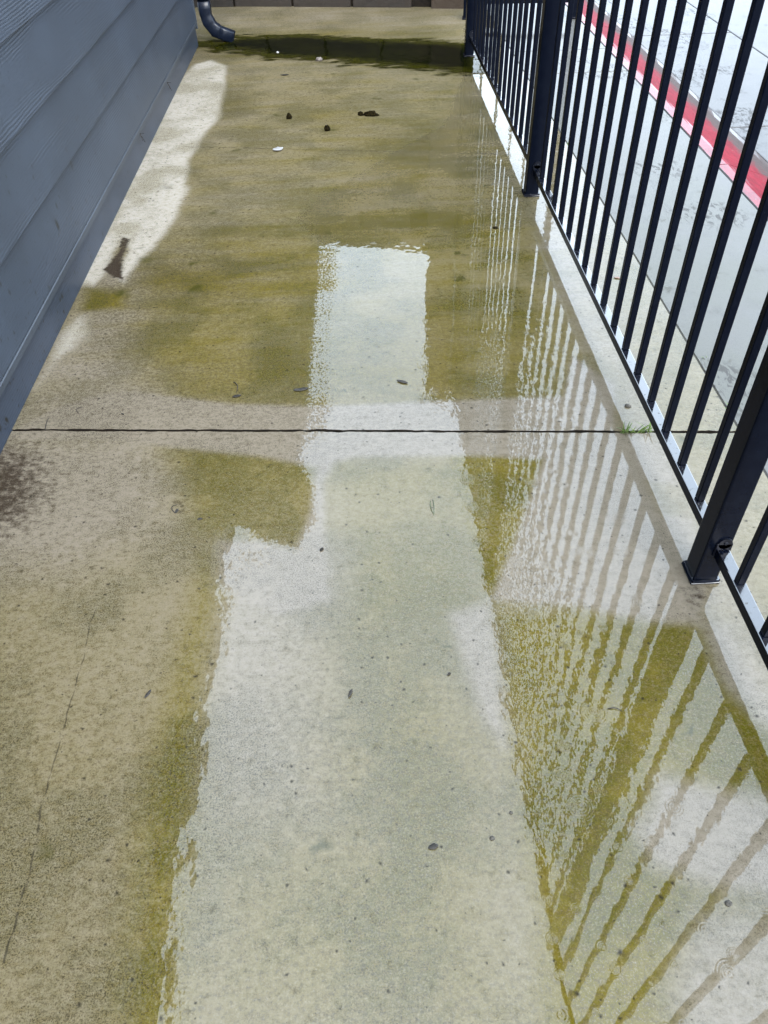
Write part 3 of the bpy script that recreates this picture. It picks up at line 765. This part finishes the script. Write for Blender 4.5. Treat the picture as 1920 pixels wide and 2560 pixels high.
leaf(601, 325, .050, .046, .5, 'white', 'torn white petal lying on the brown concrete', 'petal', .5, .001, 'petal')
lump(625, 256, .014, .012, .020, 'moss', 'small dark clod of moss standing alone on brown concrete', 'moss_clod', 'clod')
lump(707, 282, .015, .013, .021, 'moss', 'dark moss clod with a pale crumb on the slab near the white petal', 'moss_clod', 'clod')
lump(706, 274, .007, .006, .008, 'pink_stone', 'pale crumb resting behind a dark moss clod', 'pebble', 'pebble', .2, None, 2)
lump(802, 250, .034, .014, .019, 'moss', 'largest dark ragged clod of moss on the slab', 'moss_clod', 'clod', .5)
lump(780, 249, .014, .011, .015, 'moss', 'dark clod of moss just beside the largest clod', 'moss_clod', 'clod', .5)
leaf(615, 163, .048, .020, .1, 'leaf_dark', 'small dark leaf scrap flat on concrete before the green puddle')
lump(689, 131, .022, .016, .016, 'pink_stone', 'pale pinkish pebble at the near edge of the green puddle', 'pebble', 'pebble', .3, None, 2)
lump(600, 115, .009, .008, .009, 'white', 'tiny white pebble in the green puddle near the downspout', 'pebble', 'pebble', .2, None, 2)
leaf(650, 843, .042, .016, .15, 'leaf_grey', 'curled grey wet leaf on olive stain above the slab joint')
leaf(869, 826, .034, .013, -.5, 'leaf_grey', 'grey wet leaf lying in the bright sky reflection')
leaf(512, 857, .026, .012, .3, 'leaf_dark', 'dark crumpled leaf at the lower edge of the olive stain')
twig(505, 826, 510, 850, .0014, 'twig', 'short dark twig sticking up from the crumpled leaf', .004)
twig(935, 1080, 937, 1115, .0010, 'needle', 'green pine needle lying straight in the pale reflection', .002, .03)
twig(930, 1083, 938, 1113, .0009, 'needle', 'bent green pine needle paired with a straight one', .002, -.08)
leaf(757, 1499, .020, .007, 1.2, 'leaf_grey', 'small slate grey leaf scrap in the pale wet area')
leaf(970, 1457, .009, .0055, .7, 'leaf_dark', 'tiny black seed on pale wet concrete', 'seed', .2, .001, 'seed')
leaf(320, 1500, .020, .006, 1.1, 'leaf_grey', 'narrow grey leaf scrap on the brown damp concrete')
leaf(936, 1830, .017, .010, .2, 'leaf_grey', 'square grey leaf scrap on pale concrete')
lump(1063, 1811, .0045, .004, .0025, 'stone', 'round grey pebble set in the wet concrete', 'pebble', 'pebble', .15, None, 2)
lump(1104, 1756, .0034, .003, .002, 'stone', 'darker grey pebble near the fence reflection', 'pebble', 'pebble', .2, None, 2)
lump(1573, 1952, .006, .0048, .003, 'stone', 'oval grey pebble on the bright clean patch', 'pebble', 'pebble', .2, None, 2)
lump(1356, 878, .010, .007, .006, 'stone', 'grey shell-shaped pebble on slab near the grass tuft', 'pebble', 'pebble', .25, None, 2)
leaf(1333, 601, .024, .010, -.3, 'leaf_rust', 'small rust brown leaf under the fence rail')
lump(1070, 493, .010, .008, .005, 'moss', 'tiny dark clod beside the fence reflection', 'moss_clod', 'clod', .3, None, 2)
twig(1313, 1532, 1345, 1538, .0012, 'twig', 'dark twig lying across the thick post reflection', .002)
twig(378, 1108, 384, 1090, .0011, 'twig', 'bent dark twig on the stained slab below the joint', .003, .4)
twig(98, 928, 106, 903, .0012, 'twig', 'thin straight brown twig near the house wall', .002, .03)
twig(170, 893, 178, 880, .0011, 'twig', 'short hooked twig on the beige concrete above the joint', .003, .4)
leaf(382, 1105, .016, .007, 1.3, 'leaf_grey', 'grey leaf scrap beside a bent twig and moss spot')
leaf(432, 1122, .012, .006, .2, 'leaf_grey', 'pale grey leaf crumb on the olive patch edge')
leaf(695, 1188, .012, .008, .9, 'leaf_dark', 'dark leaf crumb on the clean rough strip')
leaf(265, 895, .010, .005, -.5, 'leaf_dark', 'small black seed husk on bare concrete above the joint', 'seed', .2, .001, 'seed')
# dead sprigs caught under the wall trim
def sprig(px, py, label):
    k = 1920 / 1659.; r = ROT @ np.array([px * k - CX, -(py * k - CY), -F_PX]); t = (WALL_X + .006) / r[0]
    p = Vector((WALL_X + .006, r[1] * t, CAM_H + r[2] * t)); bm = bmesh.new()
    for a, l in ((.3, .05), (-.5, .035), (1.2, .03)):
        pts = [p + Vector((.004 + .012 * u, math.sin(a) * l * u, .004 - l * u * math.cos(a) * .9)) for u in (0, .5, 1)]
        tube_bm(pts, .0013, 5, bm)
    return tag(from_bm('dead_sprig', bm, M['twig']), label, 'sprig')
sprig(360, 180, 'dark dead sprig hanging from the wall trim near the downspout end')
sprig(300, 290, 'dark dead sprig hanging from the wall trim halfway along dry strip')
